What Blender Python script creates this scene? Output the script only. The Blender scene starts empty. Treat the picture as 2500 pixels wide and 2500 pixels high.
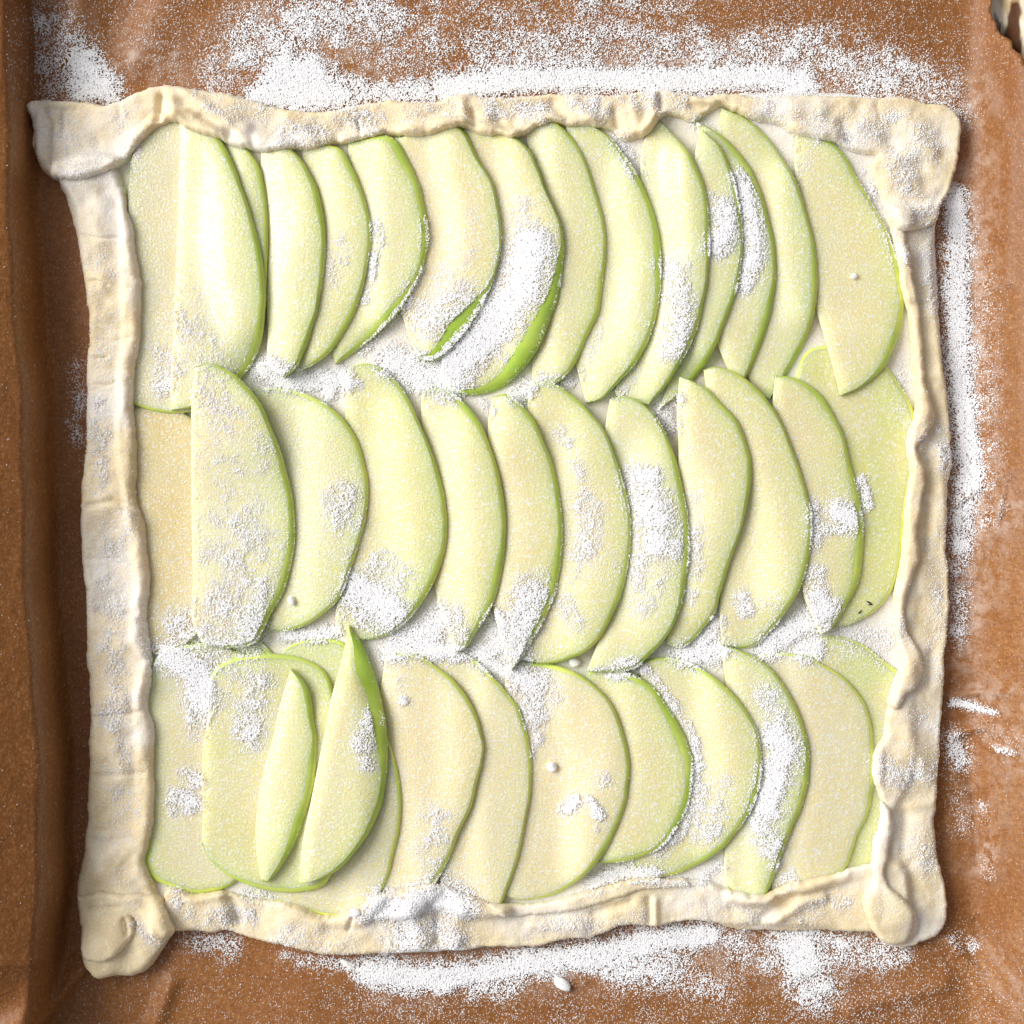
import bpy, math, random
import numpy as np
random.seed(7); rng = np.random.default_rng(11)
K = 0.00012            # metres per design unit (the traced outlines are in these units)
HC = 4600.0            # camera height in design units
C = bpy.context.scene.collection
scene = bpy.context.scene

# ------------------------------------------------------------------ camera, light, exposure
cam = bpy.data.cameras.new("camera"); camo = bpy.data.objects.new("camera", cam); C.objects.link(camo)
camo.location = (0, 0, HC*K); camo.rotation_euler = (0, 0, 0)
cam.sensor_width = 36; cam.lens = 36*HC/2500.0; cam.clip_start = 0.01; cam.clip_end = 20
scene.camera = camo
w = bpy.data.worlds.new("World"); scene.world = w; w.use_nodes = True
wt = w.node_tree; bg = wt.nodes["Background"]; bg.inputs[1].default_value = 1.0
# an ordinary room: the window side bright, falling off evenly to the far side
tc = wt.nodes.new("ShaderNodeTexCoord"); dp = wt.nodes.new("ShaderNodeVectorMath"); dp.operation = 'DOT_PRODUCT'
dp.inputs[1].default_value = (-0.88, 0.32, 0.35); wt.links.new(tc.outputs['Generated'], dp.inputs[0])
mr = wt.nodes.new("ShaderNodeMapRange"); mr.interpolation_type = 'SMOOTHSTEP'
mr.inputs['From Min'].default_value = 0.0; mr.inputs['From Max'].default_value = 1.0
wt.links.new(dp.outputs['Value'], mr.inputs['Value'])
cr_ = wt.nodes.new("ShaderNodeMix"); cr_.data_type = 'RGBA'
cr_.inputs[6].default_value = (.17, .168, .175, 1); cr_.inputs[7].default_value = (1.0, 1.01, 1.04, 1)
wt.links.new(mr.outputs[0], cr_.inputs[0]); wt.links.new(cr_.outputs[2], bg.inputs[0])
from mathutils import Vector
la = bpy.data.lights.new("window_light", 'AREA'); la.shape = 'RECTANGLE'; la.size = 1.25; la.size_y = 1.25
la.energy = 54; la.color = (1.0, 0.965, 0.90)
lo = bpy.data.objects.new("window_light", la); C.objects.link(lo)
lo.location = (-1.50, 0.50, 1.22)
lo.rotation_euler = (Vector((0, 0, 0))-Vector(lo.location)).to_track_quat('-Z', 'Y').to_euler()
scene.view_settings.view_transform = 'Standard'; scene.view_settings.look = 'None'
scene.view_settings.gamma = 1; scene.view_settings.exposure = 0.0
scene.cycles.max_bounces = 8; scene.cycles.diffuse_bounces = 6; scene.cycles.glossy_bounces = 2

# ------------------------------------------------------------------ numeric helpers
def vnoise(h, wd, cell, seed):
    r = np.random.default_rng(seed)
    gh, gw = int(h/cell)+3, int(wd/cell)+3
    g = r.random((gh, gw))
    y = np.arange(h)/cell; x = np.arange(wd)/cell
    yi = y.astype(int); xi = x.astype(int)
    fy = y-yi; fx = x-xi
    fy = fy*fy*(3-2*fy); fx = fx*fx*(3-2*fx)
    a = g[yi][:, xi]; b = g[yi][:, xi+1]; c = g[yi+1][:, xi]; d = g[yi+1][:, xi+1]
    return (a*(1-fx)+b*fx)*(1-fy)[:, None]+(c*(1-fx)+d*fx)*fy[:, None]
def fbm(h, wd, cell, seed, octs=4, gain=0.55):
    s = 0; amp = 1; tot = 0
    for k in range(octs):
        s = s+amp*vnoise(h, wd, max(cell/2**k, 1.01), seed+k); tot += amp; amp *= gain
    return s/tot
def sstep(a, b, x):
    t = np.clip((x-a)/(b-a), 0, 1); return t*t*(3-2*t)
def seg_dist(px, py, poly, closed=False):
    p = np.array(poly, float)
    if closed: p = np.vstack([p, p[:1]])
    best = np.full(px.shape, 1e9); side = np.zeros(px.shape); bx = np.zeros(px.shape); by = np.zeros(px.shape)
    for (x0, y0), (x1, y1) in zip(p[:-1], p[1:]):
        dx, dy = x1-x0, y1-y0; L = dx*dx+dy*dy+1e-9
        t = np.clip(((px-x0)*dx+(py-y0)*dy)/L, 0, 1)
        qx = x0+t*dx; qy = y0+t*dy
        d = np.hypot(px-qx, py-qy); m = d < best
        best = np.where(m, d, best); bx = np.where(m, qx, bx); by = np.where(m, qy, by)
        side = np.where(m, np.sign(dx*(py-y0)-dy*(px-x0)), side)
    return best, side, bx, by
def inside(px, py, poly):
    p = np.array(poly, float); q = np.roll(p, -1, 0)
    r = np.zeros(px.shape, bool)
    for (x0, y0), (x1, y1) in zip(p, q):
        if y0 == y1: continue
        c = (y0 > py) != (y1 > py)
        r ^= c & (px < (x1-x0)*(py-y0)/(y1-y0)+x0)
    return r
def catmull(pts, n, closed=False):
    p = np.array(pts, float); p = p[np.concatenate([[True], np.hypot(*np.diff(p, axis=0).T) > 1e-6])]; d = np.hypot(*np.diff(p, axis=0).T)
    L = np.maximum(d, 1e-6); sg = np.diff(p, axis=0)/L[:, None]; tg = np.empty_like(p)
    tg[1:-1] = (sg[:-1]*L[1:, None]+sg[1:]*L[:-1, None])/(L[:-1]+L[1:])[:, None]
    tg[0] = sg[0]; tg[-1] = sg[-1]; out = []
    for i in range(len(p)-1):
        t = np.linspace(0, 1, 14, endpoint=False)[:, None]; h = L[i]
        out.append((2*t**3-3*t**2+1)*p[i]+(t**3-2*t**2+t)*h*tg[i]+(3*t**2-2*t**3)*p[i+1]+(t**3-t**2)*h*tg[i+1])
    out = np.vstack(out+[p[-1:]])
    s = np.concatenate([[0], np.cumsum(np.hypot(*np.diff(out, axis=0).T))])
    u = np.linspace(0, s[-1], n)
    return np.stack([np.interp(u, s, out[:, 0]), np.interp(u, s, out[:, 1])], 1)
def lift(pts, z):     # traced outline of something lying z above the paper, brought to its place on the table
    p = np.array(pts, float); return 1250+(p-1250)*(1-z/HC)

# raster of surface heights, 2 units per cell
CS = 2.0; X0 = -100; N = 1350
gx = X0+np.arange(N)*CS; GX, GY = np.meshgrid(gx, gx)
def bil(A, x, y):
    u = np.clip((np.asarray(x)-X0)/CS, 0, N-1.001); v = np.clip((np.asarray(y)-X0)/CS, 0, N-1.001)
    i = u.astype(int); j = v.astype(int); fu = u-i; fv = v-j
    return (A[j, i]*(1-fu)+A[j, i+1]*fu)*(1-fv)+(A[j+1, i]*(1-fu)+A[j+1, i+1]*fu)*fv
def maxf(A, r):
    for ax in (0, 1):
        B = A.copy()
        for k in range(1, r+1):
            s = [slice(None)]*2; t = [slice(None)]*2
            s[ax] = slice(k, None); t[ax] = slice(None, -k)
            B[tuple(t)] = np.maximum(B[tuple(t)], A[tuple(s)]); B[tuple(s)] = np.maximum(B[tuple(s)], A[tuple(t)])
        A = B
    return A
def boxf(A, r):
    for ax in (0, 1):
        pad = [(0, 0), (0, 0)]; pad[ax] = (r+1, r)
        c = np.cumsum(np.pad(A, pad, mode='constant'), axis=ax)
        n = A.shape[ax]
        A = (np.take(c, np.arange(2*r+1, 2*r+1+n), ax)-np.take(c, np.arange(0, n), ax))/(2*r+1)
    return A
def drape(H, poly, r):
    """height at which a limp sheet of this outline comes to rest on H: returns the window and the sheet's underside there"""
    p = np.array(poly); m = 8
    i0 = int((p[:, 0].min()-X0)/CS)-r-m; i1 = int((p[:, 0].max()-X0)/CS)+r+m
    j0 = int((p[:, 1].min()-X0)/CS)-r-m; j1 = int((p[:, 1].max()-X0)/CS)+r+m
    i0 = max(i0, 0); j0 = max(j0, 0); i1 = min(i1, N); j1 = min(j1, N)
    sl = (slice(j0, j1), slice(i0, i1))
    M = inside(GX[sl], GY[sl], poly)
    A = np.where(M, H[sl], -1.0)
    A = maxf(A, r); ok = (A > -0.5).astype(float); A = A*ok
    h = max(int(r/3.1), 1)
    for _ in range(3):
        A = boxf(A, h)
        ok2 = boxf(ok, h); A = np.where(ok2 > 1e-6, A/np.maximum(ok2, 1e-6), 0); ok = (ok2 > 1e-6).astype(float)
    return sl, M, A
def mesh(name, V, F, mat, parent=None, smooth=True, attrs=None, loc=(0, 0, 0)):
    """V in design units (x right, y DOWN, z up)"""
    V = np.asarray(V, float); W = np.empty_like(V)
    W[:, 0] = (V[:, 0]-1250)*K-loc[0]; W[:, 1] = (1250-V[:, 1])*K-loc[1]; W[:, 2] = V[:, 2]*K-loc[2]
    me = bpy.data.meshes.new(name)
    if len(F):
        F = [tuple(reversed(f)) for f in F]
    me.from_pydata(W.tolist(), [], F)
    if attrs:
        for k, a in attrs.items():
            a = np.asarray(a, float)
            if a.ndim == 1:
                me.attributes.new(k, 'FLOAT', 'POINT').data.foreach_set('value', a)
            else:
                b = np.ones((len(a), 4)); b[:, :3] = a
                me.attributes.new(k, 'FLOAT_COLOR', 'POINT').data.foreach_set('color', b.ravel())
    me.update()
    if smooth and len(F): me.shade_smooth()
    if mat: me.materials.append(mat)
    o = bpy.data.objects.new(name, me); C.objects.link(o)
    if parent: o.parent = parent
    else: o.location = loc
    return o
def tag(o, label=None, cat=None, group=None, kind=None):
    for k, v in (('label', label), ('category', cat), ('group', group), ('kind', kind)):
        if v: o[k] = v
    return o
def empty(name, x, y, z=0):
    e = bpy.data.objects.new(name, None); e.empty_display_size = 0.01
    e.location = ((x-1250)*K, (1250-y)*K, z*K); C.objects.link(e); return e

# ------------------------------------------------------------------ materials
class NT:
    def __init__(s, name):
        s.m = bpy.data.materials.new(name); s.m.use_nodes = True; s.t = s.m.node_tree
        s.b = s.t.nodes["Principled BSDF"]; s.o = s.t.nodes["Material Output"]
        s.geo = s.t.nodes.new("ShaderNodeNewGeometry")
    def n(s, t, **kw):
        nd = s.t.nodes.new(t)
        for k, v in kw.items():
            if k in nd.inputs.keys():
                if hasattr(v, 'links') or hasattr(v, 'is_linked'): s.t.links.new(v, nd.inputs[k])
                else: nd.inputs[k].default_value = v
            else: setattr(nd, k, v)
        return nd
    def L(s, a, b): s.t.links.new(a, b)
    def pos(s, sc=(1, 1, 1)):
        m = s.t.nodes.new("ShaderNodeMapping"); s.L(s.geo.outputs['Position'], m.inputs[0]); m.inputs['Scale'].default_value = sc
        return m.outputs[0]
    def noise(s, scale, detail=3, rough=.55, sc=(1, 1, 1)):
        nd = s.t.nodes.new("ShaderNodeTexNoise"); s.L(s.pos(sc), nd.inputs['Vector'])
        nd.inputs['Scale'].default_value = scale; nd.inputs['Detail'].default_value = detail; nd.inputs['Roughness'].default_value = rough
        return nd.outputs['Fac']
    def ramp(s, f, stops):
        nd = s.t.nodes.new("ShaderNodeValToRGB"); s.L(f, nd.inputs[0]); e = nd.color_ramp.elements
        while len(e) < len(stops): e.new(.5)
        for el, (p, c) in zip(e, stops):
            el.position = p; el.color = (c, c, c, 1) if not isinstance(c, tuple) else (*c, 1)
        return nd.outputs[0]
    def mix(s, f, a, b, mode='MIX'):
        nd = s.t.nodes.new("ShaderNodeMix"); nd.data_type = 'RGBA'; nd.blend_type = mode; nd.clamp_factor = True
        for v, i in ((f, 0), (a, 6), (b, 7)):
            if isinstance(v, (int, float)): nd.inputs[i].default_value = v
            elif isinstance(v, tuple): nd.inputs[i].default_value = (*v, 1)
            else: s.L(v, nd.inputs[i])
        return nd.outputs[2]
    def math(s, op, a, b=0.0, c=0.0):
        nd = s.t.nodes.new("ShaderNodeMath"); nd.operation = op
        for i, v in enumerate((a, b, c)):
            if isinstance(v, (int, float)): nd.inputs[i].default_value = v
            else: s.L(v, nd.inputs[i])
        return nd.outputs[0]
    def attr(s, name, col=False):
        nd = s.t.nodes.new("ShaderNodeAttribute"); nd.attribute_name = name
        return nd.outputs['Color'] if col else nd.outputs['Fac']
    def bump(s, h, dist, strength=1.0, prev=None):
        nd = s.t.nodes.new("ShaderNodeBump"); nd.inputs['Distance'].default_value = dist; nd.inputs['Strength'].default_value = strength
        s.L(h, nd.inputs['Height'])
        if prev is not None: s.L(prev, nd.inputs['Normal'])
        return nd.outputs[0]
    def set(s, **kw):
        for k, v in kw.items():
            k = k.replace('_', ' ')
            if isinstance(v, (int, float, tuple)):
                s.b.inputs[k].default_value = (*v, 1) if isinstance(v, tuple) and len(v) == 3 and 'Radius' not in k else v
            else: s.L(v, s.b.inputs[k])

def mat_flesh():
    t = NT("apple_flesh")
    c = t.attr('tint', True)
    c = t.mix(t.ramp(t.noise(90, 3), [(.35, 0.0), (.7, .55)]), c, t.mix(1.0, c, (1.04, .93, .78), 'MULTIPLY'))
    g = t.noise(1500, 2, .6)
    c = t.mix(t.ramp(g, [(.54, 0.0), (.68, .9)]), c, (.93, .91, .87))
    wet = t.attr('wet')
    b = t.bump(t.noise(55, 2), .0007, .5)
    b = t.bump(g, .00032, .8, b)
    wr = t.ramp(t.noise(700, 2, .5), [(.45, 1.0), (.6, .25)])
    r = t.math('MULTIPLY_ADD', t.math('MULTIPLY', wet, -0.34), 1.0, t.math('MULTIPLY_ADD', wr, .15, .40))
    t.set(Base_Color=c, Roughness=r, Normal=b, Subsurface_Weight=.65, Subsurface_Radius=(.0050, .0038, .0007), Subsurface_Scale=1.0, Specular_IOR_Level=.5,
          Coat_Weight=t.math('MULTIPLY', t.math('MULTIPLY', wet, wet), .4), Coat_IOR=1.6, Coat_Roughness=.07, Coat_Normal=t.bump(t.ramp(t.noise(480, 3, .6), [(.50, 0.0), (.60, 1.0)]), .00055, 1.0))
    return t.m
def mat_skin():
    t = NT("apple_skin")
    c = t.attr('tint', True)
    c = t.mix(t.ramp(t.noise(260, 3), [(.4, 0.0), (.7, .5)]), c, t.mix(1.0, c, (1.35, 1.2, .9), 'MULTIPLY'))
    v = t.t.nodes.new("ShaderNodeTexVoronoi"); v.inputs['Scale'].default_value = 330; t.L(t.pos(), v.inputs['Vector'])
    c = t.mix(t.ramp(v.outputs['Distance'], [(.05, .6), (.16, 0.0)]), c, (.55, .66, .25))
    t.set(Base_Color=c, Roughness=.3, Subsurface_Weight=.2, Subsurface_Radius=(.002, .002, .0006), Subsurface_Scale=.6, Normal=t.bump(t.noise(900, 2), .0001, .4))
    return t.m
def mat_dough():
    t = NT("raw_dough")
    n1 = t.noise(38, 5, .62)
    flour = t.attr('flour')
    f = t.ramp(t.math('ADD', t.math('MULTIPLY', n1, .9), t.math('MULTIPLY', flour, .55)), [(.68, 0.0), (.90, .7)])
    c = t.mix(t.ramp(t.noise(120, 4, .6), [(.35, 0.0), (.7, 1.0)]), (.77, .63, .40), (.83, .71, .48))
    c = t.mix(f, c, (.88, .85, .84))
    c = t.mix(t.ramp(t.noise(1400, 2, .6), [(.5, 0.0), (.75, .4)]), c, (.92, .90, .87))
    cr = t.t.nodes.new("ShaderNodeTexNoise"); t.L(t.pos((.6, 1.4, 1)), cr.inputs['Vector']); cr.inputs['Scale'].default_value = 130; cr.inputs['Detail'].default_value = 4
    b = t.bump(cr.outputs['Fac'], .0008, .5)
    b = t.bump(t.noise(1300, 2, .6), .00028, .8, b)
    t.set(Base_Color=c, Roughness=.62, Normal=b, Subsurface_Weight=.5, Subsurface_Radius=(.004, .0028, .0014), Subsurface_Scale=.7, Specular_IOR_Level=.35)
    return t.m
def mat_paper():
    t = NT("baking_parchment")
    big = t.noise(9, 3, .5)
    c = t.mix(t.ramp(big, [(.35, 0.0), (.65, 1.0)]), (.25, .098, .026), (.33, .138, .040))
    c = t.mix(t.ramp(t.noise(46, 4, .6), [(.42, .5), (.60, 0.0)]), c, (.24, .088, .027))
    fib = t.noise(620, 3, .7, (1, 2.6, 1)); fib2 = t.noise(900, 3, .7, (2.2, 1, 1))
    c = t.mix(t.ramp(fib, [(.38, .75), (.55, 0.0)]), c, (.19, .072, .024))
    c = t.mix(t.ramp(fib2, [(.52, 0.0), (.75, .65)]), c, (.54, .30, .15))
    fl = t.math('MULTIPLY', t.attr('flour'), t.ramp(t.noise(240, 5, .7), [(.44, .05), (.60, 1.0)]))
    c = t.mix(fl, c, (.55, .42, .34))
    b = t.bump(t.noise(420, 4, .65), .0004, .5)
    b = t.bump(t.noise(30, 5, .62), .0040, .5, b)
    t.set(Base_Color=c, Roughness=.40, Normal=b, Specular_IOR_Level=.25)
    return t.m
def mat_sugar():
    t = NT("sugar_crystals")
    t.set(Base_Color=(.93, .93, .955), Roughness=.25, Specular_IOR_Level=.6)
    at = t.t.nodes.new("ShaderNodeAttribute"); at.attribute_name = 'clear'; at.attribute_type = 'INSTANCER'
    tr = t.n("ShaderNodeBsdfTransparent"); mx = t.n("ShaderNodeMixShader")
    t.L(t.math('MULTIPLY', at.outputs['Fac'], t.math('MULTIPLY_ADD', t.geo.outputs['Backfacing'], .5, .5)), mx.inputs[0]); t.L(t.b.outputs[0], mx.inputs[1]); t.L(tr.outputs[0], mx.inputs[2]); t.L(mx.outputs[0], t.o.inputs[0])
    return t.m
def mat_lump():
    t = NT("clumped_sugar")
    t.set(Base_Color=(.92, .91, .91), Roughness=.6, Normal=t.bump(t.noise(1500, 3), .0004, .8))
    return t.m
def mat_tray():
    t = NT("enamelled_tray")
    c = t.mix(t.ramp(t.noise(120, 4, .7), [(.42, 0.0), (.62, .8)]), (.74, .66, .54), (.50, .34, .15))
    # burnt-on drips run down the side
    c = t.mix(t.ramp(t.noise(42, 3, .6, (3.2, .8, 1)), [(.54, 0.0), (.60, .95)]), c, (.06, .018, .006))
    t.set(Base_Color=c, Roughness=.22, Metallic=.0)
    return t.m
def mat_fleck():
    t = NT("dry_fleck"); t.set(Base_Color=(.015, .012, .006), Roughness=.8); return t.m
def mat_counter():
    t = NT("countertop"); c = t.mix(t.ramp(t.noise(12, 4), [(.4, 0.0), (.6, 1.0)]), (.30, .27, .24), (.36, .33, .30)); t.set(Base_Color=c, Roughness=.4); return t.m
M_FLESH, M_SKIN, M_DOUGH, M_PAPER, M_SUGAR, M_LUMP, M_TRAY, M_FLECK, M_COUNTER = (f() for f in (mat_flesh, mat_skin, mat_dough, mat_paper, mat_sugar, mat_lump, mat_tray, mat_fleck, mat_counter))

# ------------------------------------------------------------------ sheets of any outline
def sheet(poly, g, zfun, skirtfun):
    """grid of quads clipped to a polygon, edge points pulled onto the outline, plus a skirt down to skirtfun"""
    p = np.array(poly, float)
    x = np.arange(p[:, 0].min()-g, p[:, 0].max()+2*g, g); y = np.arange(p[:, 1].min()-g, p[:, 1].max()+2*g, g)
    CX, CY = np.meshgrid(x[:-1]+g/2, y[:-1]+g/2)
    keep = inside(CX, CY, p)
    h, wd = keep.shape
    used = np.zeros((h+1, wd+1), int)
    used[:-1, :-1] += keep; used[1:, :-1] += keep; used[:-1, 1:] += keep; used[1:, 1:] += keep
    idx = -np.ones(used.shape, int); m = used > 0; idx[m] = np.arange(m.sum())
    XX, YY = np.meshgrid(x, y); vx = XX[m]; vy = YY[m]
    edge = (used[m] < 4)
    d, s, bx, by = seg_dist(vx, vy, p, True)
    vx = np.where(edge, bx, vx); vy = np.where(edge, by, vy); d = np.where(edge, 0, d)
    vz = zfun(vx, vy, d)
    J, I = np.nonzero(keep)
    a, b, c, e = idx[J, I], idx[J, I+1], idx[J+1, I+1], idx[J+1, I]
    F = np.stack([a, b, c, e], 1).tolist()
    V = np.stack([vx, vy, vz], 1)
    # skirt along open edges
    ed = {}
    for f in F:
        for q in range(4):
            k = (f[q], f[(q+1) % 4])
            if (k[1], k[0]) in ed: del ed[(k[1], k[0])]
            else: ed[k] = 1
    bi = sorted({v for k in ed for v in k}); mp = {v: len(V)+n for n, v in enumerate(bi)}
    bi = np.array(bi)
    low = V[bi].copy(); low[:, 2] = np.minimum(skirtfun(low[:, 0], low[:, 1]), low[:, 2]-.5)
    V = np.vstack([V, low])
    for (u, v) in ed: F.append([v, u, mp[u], mp[v]])
    return V, F, np.concatenate([d, np.zeros(len(bi))])
def ridge(x, y, pts, wd, h):
    d = seg_dist(x, y, pts)[0]; return h*np.exp(-(d/wd)**2)

# ------------------------------------------------------------------ paper
xr_y = [-200, 0, 300, 900, 1300, 1700, 2100, 2300, 2500, 2700]; xr_x = [6, 10, 22, 48, 66, 88, 100, 90, 72, 60]
NP1 = fbm(N, N, 170, 31, 3); NP2 = fbm(N, N, 36, 41, 3)
def paper_z(x, y):
    x = np.asarray(x, float); y = np.asarray(y, float)
    xr = np.interp(y, xr_y, xr_x)+6*np.sin(y/130.)+3*np.sin(y/47.)
    hw = np.interp(y, [-200, 500, 1500, 2150, 2300, 2480, 2700], [165, 168, 190, 205, 205, 115, 95])
    xr = 1250+(xr-1250)*(1-hw/HC)
    z = hw*(1-sstep(-4, np.interp(y, [300, 700], [20, 34]), x-xr))+np.where(x < xr, (xr-x)*.5, 0)
    z += 114*sstep(2345, 2490, x)**1.3
    z += (bil(NP1, x, y)-.5)*22*sstep(0, 150, x-xr)+(bil(NP2, x, y)-.5)*3.2+8
    z += ridge(x, y, [(205, -60), (190, 60), (150, 150)], 38, 22)+ridge(x, y, [(330, -40), (280, 120)], 40, -12)
    z += ridge(x, y, [(440, -60), (390, 60), (300, 180)], 55, 12)
    d, s, _, _ = seg_dist(x, y, [(255, 2320), (205, 2372), (90, 2510), (20, 2640)])
    z += (38+80*sstep(2365, 2500, y))*np.where(s > 0, np.exp(-(d/75)**2), np.exp(-(d/5)**2))*sstep(2290, 2380, y)
    for p, wd, h in (([(2320, 1700), (2440, 1680)], 10, 7), ([(2330, 1790), (2400, 1770), (2480, 1830)], 12, 9), ([(2420, 1820), (2430, 1950), (2410, 2130)], 16, 9),
                     ([(2350, 1850), (2380, 1960), (2385, 2100)], 14, -5), ([(2330, 1230), (2440, 1150), (2400, 1330)], 10, 6), ([(2405, 900), (2425, 1500)], 14, 5),
                     ([(2310, 2290), (2420, 2420), (2500, 2490)], 20, 9), ([(2380, 2250), (2500, 2420)], 16, -7), ([(420, 2400), (380, 2500)], 26, 9), ([(2080, 2460), (2300, 2400)], 30, 6), ([(2390, 200), (2440, 380), (2430, 700)], 22, 6)):
        z += ridge(x, y, p, wd*.8, h*1.7)
    return np.maximum(z, 0.5)
H = paper_z(GX, GY)
HP = H.copy()

tear = [tuple(v) for v in lift([(2440, -160), (2432, -40), (2431, 0), (2428, 12), (2431, 26), (2435, 40), (2441, 48), (2439, 58), (2445, 70), (2447, 79), (2455, 86), (2461, 92), (2468, 101), (2471, 110), (2469, 118), (2474, 124), (2478, 130), (2486, 138), (2489, 145), (2491, 153), (2494, 161), (2500, 170), (2540, 215), (2700, 260)], 85)]
paper_poly = [(-95, -160)]+tear+[(2660, 2640), (-95, 2640)]
PV, PF, PD = sheet(paper_poly, 7, lambda x, y, d: paper_z(x, y), lambda x, y: paper_z(x, y)-2)

# ------------------------------------------------------------------ traced outlines: dough
TOP_OUT = [(68,254),(75,245),(140,240),(205,242),(252,249),(289,238),(335,219),(373,205),(410,200),(447,205),(494,214),(550,224),(606,238),(675,256),(727,263),(792,266),(838,259),(880,249),(930,238),(1024,242),(1061,242),(1098,228),(1126,221),(1163,228),(1219,233),(1312,228),(1406,224),(1522,224),(1569,214),(1629,212),(1676,224),(1735,228),(1754,221),(1786,221),(1833,228),(1926,228),(2019,228),(2159,233),(2234,233),(2266,245),(2317,249),(2341,266),(2350,284),(2352,326),(2346,380),(2341,410),(2327,456),(2299,503)]
TOP_IN = [(2294,530),(2240,560),(2190,560),(2165,500),(2146,450),(2131,400),(2145,372),(2122,373),(2080,363),(2047,345),(2010,338),(1973,331),(1935,321),(1903,298),(1856,289),(1800,270),(1763,256),(1730,275),(1700,290),(1684,289),(1662,279),(1624,277),(1610,289),(1583,321),(1545,338),(1517,335),(1503,319),(1475,312),(1438,305),(1382,303),(1345,298),(1303,312),(1280,326),(1256,338),(1219,328),(1187,333),(1159,321),(1126,310),(1098,314),(1061,324),(1010,331),(940,326),(884,335),(838,347),(792,352),(755,361),(708,361),(652,368),(601,363),(568,354),(536,340),(503,331),(466,317),(433,298),(410,296),(391,303),(368,321),(335,354),(307,387),(275,410),(242,424),(200,436),(154,438),(112,424),(93,405),(86,373),(79,303),(70,270)]
RIGHT = [(2296,500),(2294,526),(2294,606),(2299,699),(2303,792),(2308,860),(2313,916),(2322,1010),(2327,1080),(2325,1140),(2320,1196),(2313,1289),(2316,1350),(2321,1406),(2321,1499),(2313,1615),(2310,1680),(2306,1740),(2299,1833),(2294,1949),(2287,2019),(2289,2066),(2303,2136),(2313,2182),(2317,2224),(2313,2262),(2289,2287),(2252,2305),(2215,2319),(2164,2305),(2136,2277),(2114,2231),(2112,2196),(2133,2159),(2133,2103),(2140,2066),(2152,2019),(2154,1963),(2140,1921),(2131,1880),(2136,1833),(2154,1800),(2164,1749),(2178,1693),(2191,1660),(2205,1629),(2205,1592),(2191,1545),(2187,1475),(2191,1443),(2205,1382),(2210,1312),(2215,1242),(2224,1173),(2222,1103),(2219,1061),(2238,1010),(2240,954),(2236,893),(2229,815),(2219,745),(2210,708),(2201,652),(2187,573),(2170,522),(2250,522)]
HEM = [(2172,525),(2187,573),(2201,652),(2210,708),(2219,745),(2229,815),(2236,893),(2240,954),(2238,1010),(2219,1061),(2222,1103),(2224,1173),(2215,1242),(2210,1312),(2205,1382),(2191,1443),(2187,1475),(2191,1545),(2205,1592),(2205,1629),(2191,1660),(2178,1693),(2172,1720),
       (2190,1735),(2215,1700),(2250,1670),(2262,1635),(2256,1600),(2225,1550),(2212,1500),(2222,1440),(2240,1390),(2252,1365),(2244,1320),(2246,1270),(2258,1215),(2262,1165),(2252,1130),(2243,1090),(2268,1060),(2287,1030),(2280,990),(2268,955),(2262,893),(2256,815),(2250,745),(2238,690),(2228,640),(2214,560),(2208,530)]
HEM2 = [(2154,1955),(2152,2019),(2140,2066),(2133,2103),(2133,2159),(2112,2196),(2114,2231),(2136,2277),(2166,2305),(2205,2312),(2230,2297),(2246,2262),(2238,2232),(2215,2203),(2190,2180),(2168,2160),(2160,2130),(2172,2080),(2182,2025),(2178,1985)]
BOTTOM = [(396,2190),(410,2168),(438,2173),(466,2185),(550,2180),(596,2196),(671,2206),(727,2215),(769,2233),(815,2238),(865,2219),(921,2187),(986,2173),(1070,2159),(1126,2178),(1173,2196),(1214,2215),(1289,2215),(1382,2201),(1475,2173),(1569,2154),(1638,2154),(1679,2154),(1740,2159),(1772,2173),(1810,2182),(1861,2187),(1889,2178),(1926,2159),(1982,2145),(2042,2136),(2094,2119),(2131,2112),(2180,2120),(2180,2270),(2112,2280),(2019,2282),(1926,2285),(1861,2282),(1796,2275),(1749,2261),(1693,2254),(1648,2260),(1601,2273),(1559,2264),(1513,2266),(1471,2285),(1443,2299),(1382,2301),(1336,2313),(1266,2317),(1196,2320),(1079,2324),(986,2327),(893,2336),(838,2338),(755,2331),(699,2317),(652,2308),(596,2294),(550,2278),(512,2285),(466,2278),(424,2277),(400,2250)]
BLIP = [(1190,2208),(1289,2215),(1382,2201),(1475,2173),(1569,2154),(1638,2154),(1679,2154),(1690,2166),(1640,2172),(1575,2178),(1500,2200),(1400,2228),(1300,2240),(1220,2236)]
LEFT = [(140,410),(135,438),(154,489),(172,550),(186,615),(200,699),(210,755),(212,838),(205,875),(207,963),(205,1061),(193,1196),(191,1289),(196,1382),(205,1499),(205,1600),(212,1660),(217,1716),(212,1796),(212,1926),(205,2042),(191,2122),(182,2168),(186,2229),(193,2299),(205,2355),(238,2392),(261,2387),(321,2387),(359,2369),(382,2336),(401,2308),(424,2280),(410,2243),(391,2210),(373,2159),(352,2103),(363,2056),(373,1973),(373,1880),(373,1777),(361,1716),(368,1650),(368,1592),(356,1499),(363,1420),(354,1336),(349,1275),(331,1219),(333,1135),(328,1056),(324,963),(331,870),(338,838),(342,755),(342,689),(331,629),(321,559),(307,512),(298,456),(285,415),(260,395)]
LFOLD = [(183,2195),(235,2185),(300,2188),(350,2186),(376,2192),(398,2225),(412,2250),(424,2280),(395,2296),(362,2290),(330,2262),(316,2240),(322,2275),(310,2305),(290,2330),(262,2345),(235,2352),(207,2345),(195,2299),(187,2229)]
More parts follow.
